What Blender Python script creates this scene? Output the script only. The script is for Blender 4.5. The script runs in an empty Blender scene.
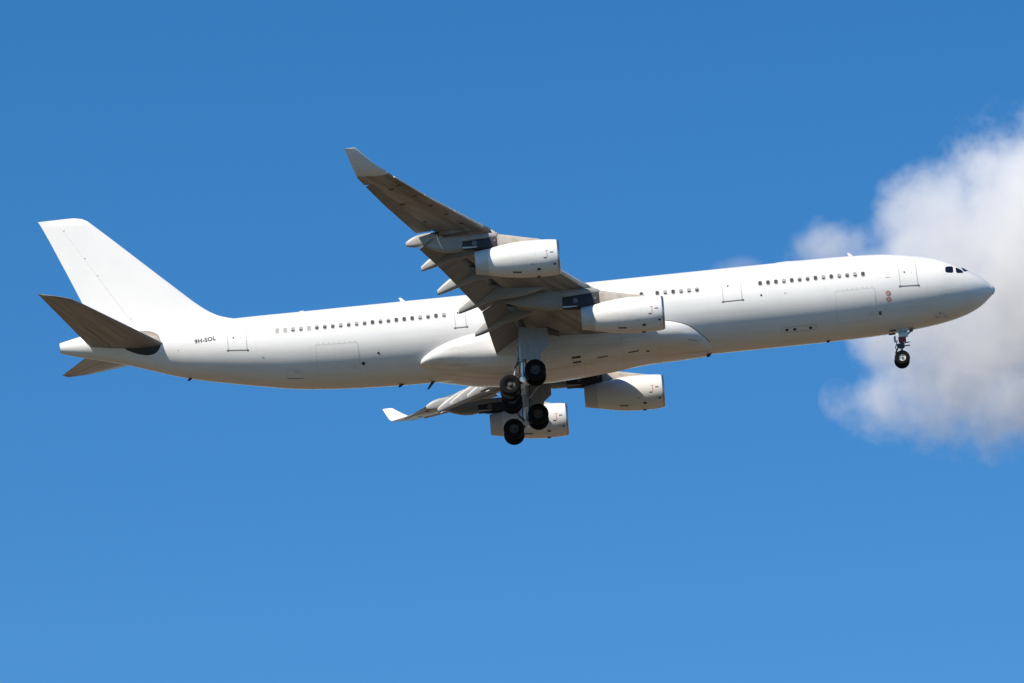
import bpy, math, random
import numpy as np
from mathutils import Matrix, Vector

random.seed(7)
rng = np.random.default_rng(7)
sc = bpy.context.scene
COL = sc.collection

# ------------------------------------------------------------------ camera
CAM_EL = math.radians(16.2904)
cd = bpy.data.cameras.new('camera')
cd.sensor_width = 36.0
cd.lens = 241.5756
cd.clip_start = 1.0
cd.clip_end = 60000.0
cam = bpy.data.objects.new('camera', cd)
COL.objects.link(cam)
cam.location = (0, 0, 1.7)
cam.rotation_euler = (math.pi / 2 + CAM_EL, 0, 0)
sc.camera = cam

# ------------------------------------------------------------------ sky and sun
SUN = Vector((-0.5310, -0.4811, 0.6976)).normalized()
world = bpy.data.worlds.new('World')
sc.world = world
world.use_nodes = True
wn = world.node_tree
sky = wn.nodes.new('ShaderNodeTexSky')
sky.sky_type = 'NISHITA'
sky.sun_disc = False
sky.sun_elevation = math.asin(SUN.z)
sky.sun_rotation = math.atan2(SUN.x, SUN.y) % (2 * math.pi)
sky.altitude = 1500
sky.air_density = 1.0
sky.dust_density = 0.0
sky.ozone_density = 3.0
bg = wn.nodes['Background']
bg.inputs['Strength'].default_value = 0.104
SKY_SAT = wn.nodes.new('ShaderNodeHueSaturation')
SKY_SAT.inputs['Saturation'].default_value = 1.34
wn.links.new(sky.outputs[0], SKY_SAT.inputs['Color'])
wn.links.new(SKY_SAT.outputs[0], bg.inputs['Color'])

sl = bpy.data.lights.new('sun', 'SUN')
sl.energy = 5.0
sl.angle = math.radians(0.53)
sl.color = (1.0, 0.92, 0.785)
so = bpy.data.objects.new('sun', sl)
COL.objects.link(so)
so.rotation_euler = SUN.to_track_quat('Z', 'Y').to_euler()
so.location = (-300, -200, 600)

vs = sc.view_settings
vs.view_transform = 'Standard'
vs.look = 'None'
vs.exposure = 0.34
vs.gamma = 1.0
vs.use_curve_mapping = False
sc.render.engine = 'CYCLES'
sc.cycles.use_denoising = True
sc.cycles.max_bounces = 10
sc.cycles.diffuse_bounces = 4
sc.cycles.volume_bounces = 6
sc.cycles.volume_step_rate = 0.22
sc.cycles.volume_max_steps = 512


# ------------------------------------------------------------------ materials
def mat(name, base, rough=0.5, metal=0.0, coat=0.0, coat_rough=0.08, streak=None, spec=0.5, sweep=0.0):
    """streak = (scale xyz, dark colour, amount, noise scale) weathering in the aircraft's own coordinates"""
    m = bpy.data.materials.new(name)
    m.use_nodes = True
    nt = m.node_tree
    b = nt.nodes['Principled BSDF']
    b.inputs['Base Color'].default_value = (*base, 1)
    b.inputs['Roughness'].default_value = rough
    b.inputs['Metallic'].default_value = metal
    b.inputs['Coat Weight'].default_value = coat
    b.inputs['Coat Roughness'].default_value = coat_rough
    b.inputs['Specular IOR Level'].default_value = spec
    if streak:
        prev = None
        for (scl, dark, amount, nscale, lo, hi) in streak:
            tc = nt.nodes.new('ShaderNodeTexCoord')
            mp = nt.nodes.new('ShaderNodeMapping')
            mp.vector_type = 'TEXTURE'
            mp.inputs['Scale'].default_value = tuple(1 / q for q in scl)
            mp.inputs['Rotation'].default_value = (0, 0, math.radians(sweep))
            nz = nt.nodes.new('ShaderNodeTexNoise')
            nz.inputs['Scale'].default_value = nscale
            nz.inputs['Detail'].default_value = 6
            nz.inputs['Roughness'].default_value = 0.6
            mr = nt.nodes.new('ShaderNodeMapRange')
            mr.inputs['From Min'].default_value = lo
            mr.inputs['From Max'].default_value = hi
            mr.inputs['To Min'].default_value = 0
            mr.inputs['To Max'].default_value = amount
            mx = nt.nodes.new('ShaderNodeMix')
            mx.data_type = 'RGBA'
            mx.inputs['A'].default_value = (*base, 1)
            mx.inputs['B'].default_value = (*dark, 1)
            nt.links.new(tc.outputs['Object'], mp.inputs['Vector'])
            nt.links.new(mp.outputs[0], nz.inputs['Vector'])
            nt.links.new(nz.outputs['Fac'], mr.inputs['Value'])
            nt.links.new(mr.outputs[0], mx.inputs['Factor'])
            if prev is not None:
                nt.links.new(prev, mx.inputs['A'])
            prev = mx.outputs['Result']
        nt.links.new(prev, b.inputs['Base Color'])
    return m


def add_lines(m, stations, axis='X', width=0.035, dark=0.72):
    """thin skin joints at given stations along one axis of the part, darkening what feeds Base Color"""
    nt = m.node_tree
    b = nt.nodes['Principled BSDF']
    tc = nt.nodes.new('ShaderNodeTexCoord')
    sp = nt.nodes.new('ShaderNodeSeparateXYZ')
    nt.links.new(tc.outputs['Object'], sp.inputs[0])
    acc = None
    for st in stations:
        sub = nt.nodes.new('ShaderNodeMath'); sub.operation = 'COMPARE'
        sub.inputs[1].default_value = st
        sub.inputs[2].default_value = width / 2
        nt.links.new(sp.outputs[axis], sub.inputs[0])
        if acc is None:
            acc = sub.outputs[0]
        else:
            mx = nt.nodes.new('ShaderNodeMath'); mx.operation = 'MAXIMUM'
            nt.links.new(acc, mx.inputs[0]); nt.links.new(sub.outputs[0], mx.inputs[1])
            acc = mx.outputs[0]
    mul = nt.nodes.new('ShaderNodeMix'); mul.data_type = 'RGBA'; mul.blend_type = 'MULTIPLY'
    mul.inputs['B'].default_value = (dark, dark, dark, 1)
    lk = b.inputs['Base Color'].links
    if lk:
        nt.links.new(lk[0].from_socket, mul.inputs['A'])
    else:
        mul.inputs['A'].default_value = b.inputs['Base Color'].default_value
    nt.links.new(acc, mul.inputs['Factor'])
    nt.links.new(mul.outputs['Result'], b.inputs['Base Color'])


def mask_low(m, zlo, zhi):
    """belly grime: weathering of this material only grows on the underside of the skin (by height on the aircraft)"""
    pass


M = {}
M['white'] = mat('white_paint', (0.81, 0.795, 0.77), 0.32, coat=0.35, streak=[
    ((0.10, 1.6, 1.6), (0.60, 0.57, 0.52), 0.40, 1.0, 0.50, 0.78),
    ((0.5, 0.5, 0.5), (0.72, 0.71, 0.68), 0.5, 1.3, 0.45, 0.75)])
add_lines(M['white'], [-4.6, -11.4, -19.2, -25.6, -31.8, -38.4, -44.2, -49.4, -56.2, -60.6], 'X', 0.03, 0.93)
M['fairing_white'] = mat('fairing_paint', (0.77, 0.755, 0.735), 0.34, coat=0.3, streak=[
    ((0.12, 1.5, 1.5), (0.46, 0.42, 0.36), 0.65, 1.3, 0.48, 0.72)])
add_lines(M['fairing_white'], [-22.6, -25.2, -27.8, -30.4, -33.4, -36.0], 'X', 0.03, 0.86)
for _sd, _key in ((-1, 'wing_starboard'), (1, 'wing_port')):
    M[_key] = mat(_key + '_grey_paint', (0.33, 0.325, 0.32), 0.42, coat=0.15, sweep=_sd * 31, streak=[
        ((1.3, 0.07, 0.6), (0.15, 0.13, 0.115), 0.85, 1.3, 0.44, 0.62),
        ((1.8, 0.10, 0.6), (0.52, 0.48, 0.43), 0.55, 1.0, 0.54, 0.68),
        ((0.5, 0.5, 0.5), (0.20, 0.175, 0.155), 0.6, 0.9, 0.50, 0.68)])
for _sd, _key in ((-1, 'tail_starboard'), (1, 'tail_port')):
    M[_key] = mat(_key + '_grey_paint', (0.31, 0.30, 0.29), 0.42, coat=0.15, sweep=_sd * 27, streak=[
        ((1.9, 0.10, 0.5), (0.15, 0.135, 0.12), 0.65, 1.4, 0.43, 0.60),
        ((2.6, 0.12, 0.5), (0.50, 0.47, 0.43), 0.45, 1.3, 0.54, 0.68)])
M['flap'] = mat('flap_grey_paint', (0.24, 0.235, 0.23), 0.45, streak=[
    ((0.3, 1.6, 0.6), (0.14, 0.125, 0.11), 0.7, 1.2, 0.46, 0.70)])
M['cove'] = mat('cove_dark_shade', (0.055, 0.052, 0.048), 0.6)  # shade in the recess between wing and flap, put into the colour
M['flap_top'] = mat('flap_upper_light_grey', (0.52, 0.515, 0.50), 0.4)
M['canoe'] = mat('track_fairing_paint', (0.35, 0.35, 0.345), 0.42, streak=[
    ((0.2, 1.2, 1.2), (0.20, 0.185, 0.17), 0.7, 1.6, 0.48, 0.72)])
M['slat'] = mat('slat_light_paint', (0.60, 0.60, 0.59), 0.35, streak=[
    ((0.6, 0.4, 0.6), (0.38, 0.36, 0.34), 0.6, 1.2, 0.48, 0.72)])
M['nacelle'] = mat('nacelle_white_paint', (0.80, 0.79, 0.77), 0.30, coat=0.35, streak=[
    ((0.25, 1.2, 1.2), (0.58, 0.52, 0.45), 0.55, 1.5, 0.50, 0.74)])
add_lines(M['nacelle'], [-1.55, -3.05], 'X', 0.03, 0.88)
M['nozzle'] = mat('nozzle_grey', (0.62, 0.62, 0.61), 0.40, streak=[
    ((0.3, 1.2, 1.2), (0.40, 0.37, 0.33), 0.6, 2.0, 0.48, 0.74)])
M['lip'] = mat('bare_aluminium', (0.52, 0.53, 0.55), 0.42, 1.0)
M['apron'] = mat('apron_worn_metal', (0.24, 0.205, 0.175), 0.45, streak=[
    ((0.5, 1, 1), (0.40, 0.36, 0.31), 0.8, 3.0, 0.45, 0.65)])
M['port'] = mat('port_cover_grey', (0.16, 0.17, 0.18), 0.5)
M['fin_white'] = mat('fin_white_paint', (0.81, 0.79, 0.765), 0.34, coat=0.3, streak=[
    ((0.5, 0.5, 0.5), (0.74, 0.73, 0.71), 0.5, 0.9, 0.45, 0.75)])
M['metal'] = mat('weathered_metal', (0.42, 0.40, 0.37), 0.36, 0.85, streak=[
    ((0.5, 1, 1), (0.26, 0.23, 0.20), 0.7, 2.0, 0.45, 0.7)])
M['spine'] = mat('pylon_beige_paint', (0.50, 0.45, 0.39), 0.5, streak=[
    ((0.6, 1, 1), (0.30, 0.25, 0.21), 0.7, 2.0, 0.45, 0.7)])
M['dark_panel'] = mat('dark_titanium_and_shade', (0.042, 0.042, 0.048), 0.55, 0.0, spec=0.25)  # also paints the tailplane's shadow and gap on the hull
M['black'] = mat('black_void', (0.012, 0.012, 0.014), 0.7)
M['glass'] = mat('cabin_glass', (0.075, 0.075, 0.08), 0.2)
M['cockpit_glass'] = mat('cockpit_glass', (0.008, 0.010, 0.022), 0.06)
M['shade'] = mat('window_blind', (0.33, 0.32, 0.31), 0.6)
M['surround'] = mat('window_surround', (0.55, 0.54, 0.52), 0.5)
M['seal'] = mat('door_seal_grey', (0.50, 0.49, 0.48), 0.6)
M['joint'] = mat('hatch_joint_grey', (0.69, 0.68, 0.655), 0.5)
M['sill'] = mat('door_sill_dark', (0.16, 0.15, 0.14), 0.5)
M['mark'] = mat('marking_black', (0.035, 0.035, 0.045), 0.5)
M['red'] = mat('marking_red', (0.60, 0.22, 0.20), 0.5)
M['tyre'] = mat('tyre_rubber', (0.009, 0.009, 0.010), 0.9, spec=0.08, streak=[
    ((1, 1, 1), (0.018, 0.017, 0.016), 0.7, 3.0, 0.45, 0.7)])
M['rim'] = mat('wheel_rim', (0.62, 0.61, 0.57), 0.45, 0.1)
M['rim_dark'] = mat('wheel_rim_dusty', (0.075, 0.073, 0.07), 0.65, spec=0.3)
M['strut'] = mat('gear_grey_paint', (0.34, 0.37, 0.41), 0.38, 0.1)
M['chrome'] = mat('oleo_chrome', (0.55, 0.56, 0.58), 0.38, 1.0)
M['gear_dark'] = mat('gear_dark_parts', (0.06, 0.06, 0.065), 0.5, 0.3)
M['gear_door'] = mat('gear_door_paint', (0.30, 0.315, 0.335), 0.42, coat=0.1, streak=[
    ((1.5, 1.5, 0.5), (0.20, 0.195, 0.19), 0.6, 2.0, 0.48, 0.72)])
M['lamp_glass'] = mat('lamp_glass', (0.22, 0.38, 0.42), 0.1)
M['gear_red'] = mat('gear_red_cover', (0.22, 0.02, 0.025), 0.5)


# ------------------------------------------------------------------ mesh helpers
class MB:
    def __init__(self):
        self.v, self.f, self.m = [], [], []

    def add(self, verts, faces, mi=0):
        o = len(self.v)
        self.v += [tuple(map(float, p)) for p in verts]
        self.f += [tuple(i + o for i in f) for f in faces]
        self.m += [mi] * len(faces)

    def loft(self, rings, closed=True, cap0=True, cap1=True, mi=0, mis=None, cmis=None):
        n = len(rings[0])
        verts = [p for r in rings for p in r]
        for k in range(len(rings) - 1):
            pass
        o = len(self.v)
        self.v += [tuple(map(float, p)) for p in verts]
        for k in range(len(rings) - 1):
            mm = mis[k] if mis else mi
            for i in range(n if closed else n - 1):
                j = (i + 1) % n
                self.f.append((o + k * n + i, o + k * n + j, o + (k + 1) * n + j, o + (k + 1) * n + i))
                self.m.append(cmis[i] if cmis else mm)
        if cap0:
            self.f.append(tuple(o + i for i in range(n))); self.m.append(mis[0] if mis else mi)
        if cap1:
            q = o + (len(rings) - 1) * n
            self.f.append(tuple(q + i for i in range(n))); self.m.append(mis[-1] if mis else mi)

    def tube(self, p0, p1, r0, r1=None, n=14, mi=0, cap=True):
        p0, p1 = Vector(p0), Vector(p1)
        r1 = r0 if r1 is None else r1
        d = (p1 - p0).normalized()
        a = d.orthogonal().normalized()
        b = d.cross(a)
        rings = []
        for p, r in ((p0, r0), (p1, r1)):
            rings.append([p + (a * math.cos(t) + b * math.sin(t)) * r for t in [2 * math.pi * i / n for i in range(n)]])
        self.loft(rings, True, cap, cap, mi)

    def box(self, c, sx, sy, sz, mi=0, rot=None):
        vs_ = []
        for dx in (-1, 1):
            for dy in (-1, 1):
                for dz in (-1, 1):
                    p = Vector((dx * sx / 2, dy * sy / 2, dz * sz / 2))
                    if rot is not None:
                        p = rot @ p
                    vs_.append(p + Vector(c))
        self.add(vs_, [(0, 1, 3, 2), (4, 6, 7, 5), (0, 4, 5, 1), (2, 3, 7, 6), (0, 2, 6, 4), (1, 5, 7, 3)], mi)

    def lathe(self, prof, centre, axis, n=64, mi=0, mis=None):
        """prof = [(distance along axis, radius)]"""
        c = Vector(centre)
        d = Vector(axis).normalized()
        a = d.cross(Vector((0, 1, 0)) if abs(d.y) < 0.9 else Vector((0, 0, 1))).normalized()
        b = d.cross(a)
        rings = []
        for t, r in prof:
            rings.append([c + d * t + (a * math.cos(q) + b * math.sin(q)) * max(r, 1e-4) for q in [2 * math.pi * i / n for i in range(n)]])
        self.loft(rings, True, False, False, mi, mis)

    def build(self, name, mats, parent=None, loc=None, smooth=35, recalc=True):
        me = bpy.data.meshes.new(name)
        me.from_pydata(self.v, [], self.f)
        if not isinstance(mats, (list, tuple)):
            mats = [mats]
        for m in mats:
            me.materials.append(m)
        me.polygons.foreach_set('material_index', self.m)
        if recalc:
            import bmesh
            bm = bmesh.new(); bm.from_mesh(me)
            bmesh.ops.recalc_face_normals(bm, faces=bm.faces)
            bm.to_mesh(me); bm.free()
        me.polygons.foreach_set('use_smooth', [smooth > 0] * len(me.polygons))
        if smooth > 0:
            me.set_sharp_from_angle(angle=math.radians(smooth))
        me.update()
        o = bpy.data.objects.new(name, me)
        COL.objects.link(o)
        if parent is not None:
            o.parent = parent
        if loc is not None:
            o.location = loc
        return o


def pchip(x, y, q):
    x = np.asarray(x, float); y = np.asarray(y, float)
    h = np.diff(x); d = np.diff(y) / h; m = np.zeros(len(x))
    for i in range(1, len(x) - 1):
        if d[i - 1] * d[i] > 0:
            w1 = 2 * h[i] + h[i - 1]; w2 = h[i] + 2 * h[i - 1]
            m[i] = (w1 + w2) / (w1 / d[i - 1] + w2 / d[i])
    m[0] = d[0]; m[-1] = d[-1]
    q = np.clip(np.asarray(q, float), x[0], x[-1])
    i = np.clip(np.searchsorted(x, q, side='right') - 1, 0, len(x) - 2)
    t = (q - x[i]) / h[i]
    return (2*t**3-3*t**2+1)*y[i] + (t**3-2*t**2+t)*h[i]*m[i] + (-2*t**3+3*t**2)*y[i+1] + (t**3-t**2)*h[i]*m[i+1]


# ------------------------------------------------------------------ ground
def make_ground():
    mb = MB()
    S = 45000.0
    rings = []
    n = 48
    for r in (0.0, 60, 200, 600, 2000, 8000, S):
        rings.append([(max(r, .01) * math.cos(2 * math.pi * i / n), max(r, .01) * math.sin(2 * math.pi * i / n), 0) for i in range(n)])
    mb.loft(rings, True, False, False)
    g = mb.build('ground', M['ground'], smooth=0)
    g['kind'] = 'structure'
    return g


def ground_material():
    m = bpy.data.materials.new('dry_grassland')
    m.use_nodes = True
    nt = m.node_tree
    b = nt.nodes['Principled BSDF']
    b.inputs['Roughness'].default_value = 0.95
    tc = nt.nodes.new('ShaderNodeTexCoord')
    n1 = nt.nodes.new('ShaderNodeTexNoise'); n1.inputs['Scale'].default_value = 0.006; n1.inputs['Detail'].default_value = 8
    n2 = nt.nodes.new('ShaderNodeTexNoise'); n2.inputs['Scale'].default_value = 0.7; n2.inputs['Detail'].default_value = 6
    nt.links.new(tc.outputs['Object'], n1.inputs['Vector']); nt.links.new(tc.outputs['Object'], n2.inputs['Vector'])
    cr = nt.nodes.new('ShaderNodeValToRGB')       # dry field
    cr.color_ramp.elements[0].position = 0.36; cr.color_ramp.elements[0].color = (0.090, 0.063, 0.033, 1)
    cr.color_ramp.elements[1].position = 0.62; cr.color_ramp.elements[1].color = (0.160, 0.100, 0.057, 1)
    cw = nt.nodes.new('ShaderNodeValToRGB')       # made-up dark scrub on the unseen near side, cuts bounce light
    cw.color_ramp.elements[0].position = 0.36; cw.color_ramp.elements[0].color = (0.020, 0.022, 0.012, 1)
    cw.color_ramp.elements[1].position = 0.66; cw.color_ramp.elements[1].color = (0.045, 0.042, 0.024, 1)
    sep = nt.nodes.new('ShaderNodeSeparateXYZ')
    nt.links.new(tc.outputs['Object'], sep.inputs[0])
    wob = nt.nodes.new('ShaderNodeMath'); wob.operation = 'MULTIPLY_ADD'; wob.inputs[1].default_value = 160.0
    nt.links.new(n1.outputs['Fac'], wob.inputs[0]); nt.links.new(sep.outputs['Y'], wob.inputs[2])
    edge = nt.nodes.new('ShaderNodeMapRange')
    edge.inputs['From Min'].default_value = 500; edge.inputs['From Max'].default_value = 530
    nt.links.new(wob.outputs[0], edge.inputs['Value'])
    nt.links.new(n1.outputs['Fac'], cr.inputs['Fac']); nt.links.new(n2.outputs['Fac'], cw.inputs['Fac'])
    mx = nt.nodes.new('ShaderNodeMix'); mx.data_type = 'RGBA'
    nt.links.new(edge.outputs[0], mx.inputs['Factor'])
    nt.links.new(cw.outputs['Color'], mx.inputs['A']); nt.links.new(cr.outputs['Color'], mx.inputs['B'])
    nt.links.new(mx.outputs['Result'], b.inputs['Base Color'])
    return m


M['ground'] = ground_material()
make_ground()


# ------------------------------------------------------------------ clouds (volumes of scattering droplets)
def cloud(name, label, loc, blobs, dens, noise_scale, noise_amp, gain, seed):
    """blobs: (x, z, rx, rz, ry, weight) in metres round loc; the droplets thin out between blob centre and hull"""
    import bmesh
    bm = bmesh.new()
    for (x, z, rx, rz, ry, w) in blobs:
        mtx = Matrix.Translation((x, 0, z)) @ Matrix.Diagonal((rx * 1.32, ry * 1.32, rz * 1.32, 1))
        bmesh.ops.create_icosphere(bm, subdivisions=3, radius=1.0, matrix=mtx)
    me = bpy.data.meshes.new(name + '_blobs'); bm.to_mesh(me); bm.free()
    tmp = bpy.data.objects.new('tmp', me); COL.objects.link(tmp)
    md = tmp.modifiers.new('r', 'REMESH'); md.mode = 'VOXEL'; md.voxel_size = max(2.0, min(b[3] for b in blobs) * 0.16)
    dg = bpy.context.evaluated_depsgraph_get()
    hull = bpy.data.meshes.new_from_object(tmp.evaluated_get(dg))
    hull.name = name
    bpy.data.objects.remove(tmp)
    hull.materials.clear()
    m = bpy.data.materials.new(name + '_droplets'); m.use_nodes = True
    nt = m.node_tree; nt.nodes.clear()
    out = nt.nodes.new('ShaderNodeOutputMaterial')
    pv = nt.nodes.new('ShaderNodeVolumePrincipled')
    pv.inputs['Color'].default_value = (0.962, 0.961, 0.966, 1)
    pv.inputs['Anisotropy'].default_value = 0.0
    nt.links.new(pv.outputs[0], out.inputs['Volume'])
    tc = nt.nodes.new('ShaderNodeTexCoord')
    acc = None
    for (x, z, rx, rz, ry, w) in blobs:
        s = nt.nodes.new('ShaderNodeVectorMath'); s.operation = 'SUBTRACT'; s.inputs[1].default_value = (x, 0, z)
        k = nt.nodes.new('ShaderNodeVectorMath'); k.operation = 'MULTIPLY'; k.inputs[1].default_value = (1 / rx, 1 / ry, 1 / rz)
        l = nt.nodes.new('ShaderNodeVectorMath'); l.operation = 'LENGTH'
        a = nt.nodes.new('ShaderNodeMath'); a.operation = 'MULTIPLY_ADD'; a.inputs[1].default_value = -w; a.inputs[2].default_value = w
        nt.links.new(tc.outputs['Object'], s.inputs[0]); nt.links.new(s.outputs[0], k.inputs[0])
        nt.links.new(k.outputs[0], l.inputs[0]); nt.links.new(l.outputs['Value'], a.inputs[0])
        if acc is None:
            acc = a.outputs[0]
        else:
            mx = nt.nodes.new('ShaderNodeMath'); mx.operation = 'SMOOTH_MAX'; mx.inputs[2].default_value = 0.15
            nt.links.new(acc, mx.inputs[0]); nt.links.new(a.outputs[0], mx.inputs[1]); acc = mx.outputs[0]
    mp = nt.nodes.new('ShaderNodeMapping'); mp.inputs['Location'].default_value = (seed * 13.1, seed * 7.7, seed * 3.3)
    nz = nt.nodes.new('ShaderNodeTexNoise'); nz.inputs['Scale'].default_value = noise_scale
    nz.inputs['Detail'].default_value = 6; nz.inputs['Roughness'].default_value = 0.72
    nt.links.new(tc.outputs['Object'], mp.inputs['Vector']); nt.links.new(mp.outputs[0], nz.inputs['Vector'])
    nm = nt.nodes.new('ShaderNodeMath'); nm.operation = 'MULTIPLY_ADD'
    nm.inputs[1].default_value = noise_amp; nm.inputs[2].default_value = -0.5 * noise_amp
    nt.links.new(nz.outputs['Fac'], nm.inputs[0])
    sm = nt.nodes.new('ShaderNodeMath'); sm.operation = 'ADD'
    nt.links.new(acc, sm.inputs[0]); nt.links.new(nm.outputs[0], sm.inputs[1])
    g = nt.nodes.new('ShaderNodeMath'); g.operation = 'MULTIPLY'; g.use_clamp = True; g.inputs[1].default_value = gain
    nt.links.new(sm.outputs[0], g.inputs[0])
    d = nt.nodes.new('ShaderNodeMath'); d.operation = 'MULTIPLY'; d.inputs[1].default_value = dens
    nt.links.new(g.outputs[0], d.inputs[0])
    nt.links.new(d.outputs[0], pv.inputs['Density'])
    hull.materials.append(m)
    o = bpy.data.objects.new(name, hull); COL.objects.link(o)
    o.location = loc
    o['label'] = label; o['category'] = 'cloud'
    return o


def px(u, v, ru, rv, ry=None, w=1.0, c=(950, 300), k=0.4366):
    """cloud lobes were measured on a sheet 3 km away; metres from the cloud's centre"""
    return ((u - c[0]) * k, -(v - c[1]) * k, ru * k, rv * k, (ry if ry else (ru + rv) / 2) * k, w)


cloud('cumulus_cloud', "large soft white cumulus cloud behind the airliner's nose", (190.8, 2868.6, 858.9), [
    px(1088, 262, 172, 172, 140),
    px(1032, 220, 90, 96, 85, 1.15),
    px(936, 240, 66, 88, 70),
    px(912, 310, 74, 85, 70),
    px(970, 335, 105, 90, 80),
    px(1065, 385, 150, 78, 90, 0.60),
    px(965, 400, 110, 55, 55, 0.46),
    px(884, 403, 52, 32, 34, 0.30),
    px(834, 248, 48, 33, 32, 0.62),
    px(868, 264, 34, 26, 30, 0.7),
], 0.044, 0.040, 1.45, 2.3, 1.0)
cloud('cloud_wisp', 'small faint cloud wisp just above the fuselage, ahead of the wing', (98.6, 2868.6, 874.3), [
    px(738, 272, 32, 18, 20, 1.0, (738, 266)),
], 0.022, 0.06, 0.9, 2.0, 4.0)

# ------------------------------------------------------------------ the airliner
# own coordinates: x = -(metres aft of the nose), y to port, z up from the fuselage axis
Rm = Matrix(((0.994718323845261, 0.021790417300233164, -0.10030271143072789),
             (-0.021680475170313764, 0.9997625606682227, 0.0021861570180819615),
             (0.10032653289565817, 0.0, 0.9949545651923691)))
Tv = Vector((32.18007108913551, 439.8873791919417, 132.62264429475727 + 1.7))
BASE = Vector((-31.5, 0.0, -6.2))
root = bpy.data.objects.new('airliner', None)
COL.objects.link(root)
root.matrix_world = Matrix.Translation(Tv + Rm @ BASE) @ Rm.to_4x4()
root.empty_display_size = 5
root['label'] = 'white four-engined jet airliner flying with its landing gear down'
root['category'] = 'airplane'
OFF = -BASE


def part(mb, name, mats, parent=None, smooth=35, label=None, recalc=True):
    """parent None: a part straight under the airliner; otherwise a sub-part at its part's origin"""
    o = mb.build(name, mats, parent if parent is not None else root, OFF if parent is None else (0, 0, 0), smooth, recalc)
    if label:
        o['label'] = label
    return o


# --- fuselage
FT = np.array([(-0.06,-.47,.0,.0),(0.0,-.47,.2,.2),(0.23,-.46,.40,.43),(0.67,-.46,.79,.86),(1.05,-.45,1.06,1.16),(1.56,-.42,1.35,1.50),(2.3,-.32,1.71,1.86),(3.0,-.23,1.97,2.11),(3.9,-.15,2.22,2.36),(5.6,-.07,2.49,2.60),(7.33,-.02,2.69,2.75),(10,0,2.79,2.815),(12,0,2.82,2.82),(20,0,2.82,2.82),(36,0,2.82,2.82),(38,.005,2.82,2.82),(42.15,.07,2.765,2.79),(46.8,.265,2.585,2.63),(48.8,.45,2.42,2.46),(50.5,.62,2.255,2.25),(54.07,1.03,1.875,1.78),(58.56,1.81,1.165,1.08),(60.5,2.04,.865,.78),(61.3,2.06,.67,.62),(62.5,2.12,.35,.33)])


def fus(s):
    return tuple(float(pchip(FT[:, 0], FT[:, k], s)) for k in (1, 2, 3))


def FP(s, phi, side=-1, lift=0.0):
    zc, h, w = fus(s)
    p = Vector((-s, side * w * math.cos(phi), zc + h * math.sin(phi)))
    if lift:
        p = p + FN(s, phi, side) * lift
    return p


def FN(s, phi, side=-1):
    e = 0.02
    a = FP(s + e, phi, side) - FP(s - e, phi, side)
    b = FP(s, phi + e, side) - FP(s, phi - e, side)
    n = a.cross(b).normalized()
    c = FP(s, phi, side) - Vector((-s, 0, fus(s)[0]))
    return n if n.dot(c) > 0 else -n


def make_fuselage():
    mb = MB()
    ss = [-0.06, -0.05, -0.03, 0.0, .05, .1, .16, .23, .32, .42, .54, .67, .85, 1.05, 1.3, 1.56, 1.9, 2.3, 2.65, 3.0, 3.45, 3.9, 4.7, 5.6, 6.4, 7.33, 8.6, 10, 11, 12, 14] + \
        list(np.arange(16, 36.1, 2)) + list(np.arange(37, 60.6, 0.75)) + [60.9, 61.3, 61.7, 62.1, 62.5]
    N = 112
    rings = []
    for s in ss:
        zc, h, w = fus(s)
        if -0.06 < s < 0.0:
            q = math.sqrt((s + 0.06) / 0.06) * 0.2
            h = w = q
        rings.append([(-s, max(w, .004) * math.cos(2 * math.pi * i / N), zc + max(h, .004) * math.sin(2 * math.pi * i / N)) for i in range(N)])
    mb.loft(rings, True, True, True)
    return part(mb, 'fuselage', M['white'], smooth=60)


fuselage = make_fuselage()


def surf_patch(mb, s0, s1, p0, p1, lift, side=-1, ns=8, np_=14, mi=0, edge=True):
    """a panel hugging the fuselage between two stations and two section angles, with its rim folded back to the skin"""
    rings = []
    for a in range(np_ + 1):
        ph = p0 + (p1 - p0) * a / np_
        rings.append([FP(s0 + (s1 - s0) * i / ns, ph, side, lift) for i in range(ns + 1)])
    mb.loft(rings, False, False, False, mi)


def surf_strip(mb, path, width, lift, side=-1, mi=0, closed=False):
    """a band following (s, phi) points on the fuselage"""
    pts = [FP(s, p, side, lift) for s, p in path]
    nrm = [FN(s, p, side) for s, p in path]
    n = len(pts)
    L, R_ = [], []
    for i in range(n):
        a = pts[(i - 1) % n] if (closed or i > 0) else pts[i]
        b = pts[(i + 1) % n] if (closed or i < n - 1) else pts[i]
        t = (b - a).normalized()
        x = nrm[i].cross(t).normalized() * width / 2
        L.append(pts[i] - x); R_.append(pts[i] + x)
    o = len(mb.v)
    mb.v += [tuple(p) for p in L + R_]
    for i in range(n if closed else n - 1):
        j = (i + 1) % n
        mb.f.append((o + i, o + j, o + n + j, o + n + i)); mb.m.append(mi)


def rect_path(s0, s1, p0, p1, rs=0.12, n=6):
    """rounded rectangle in (s, phi); rs = corner radius in metres (phi scaled by radius 2.8)"""
    rp = rs / 2.8
    out = []
    for (cs, cp, a0) in ((s1 - rs, p1 - rp, 0), (s0 + rs, p1 - rp, 90), (s0 + rs, p0 + rp, 180), (s1 - rs, p0 + rp, 270)):
        for i in range(n + 1):
            a = math.radians(a0 + 90 * i / n)
            out.append((cs + rs * math.cos(a), cp + rp * math.sin(a)))
    full = []
    for i in range(len(out)):
        a, b = out[i], out[(i + 1) % len(out)]
        d = math.hypot(b[0] - a[0], (b[1] - a[1]) * 2.8)
        k = max(1, int(d / 0.18))
        for q in range(k):
            full.append((a[0] + (b[0] - a[0]) * q / k, a[1] + (b[1] - a[1]) * q / k))
    return full


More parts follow.
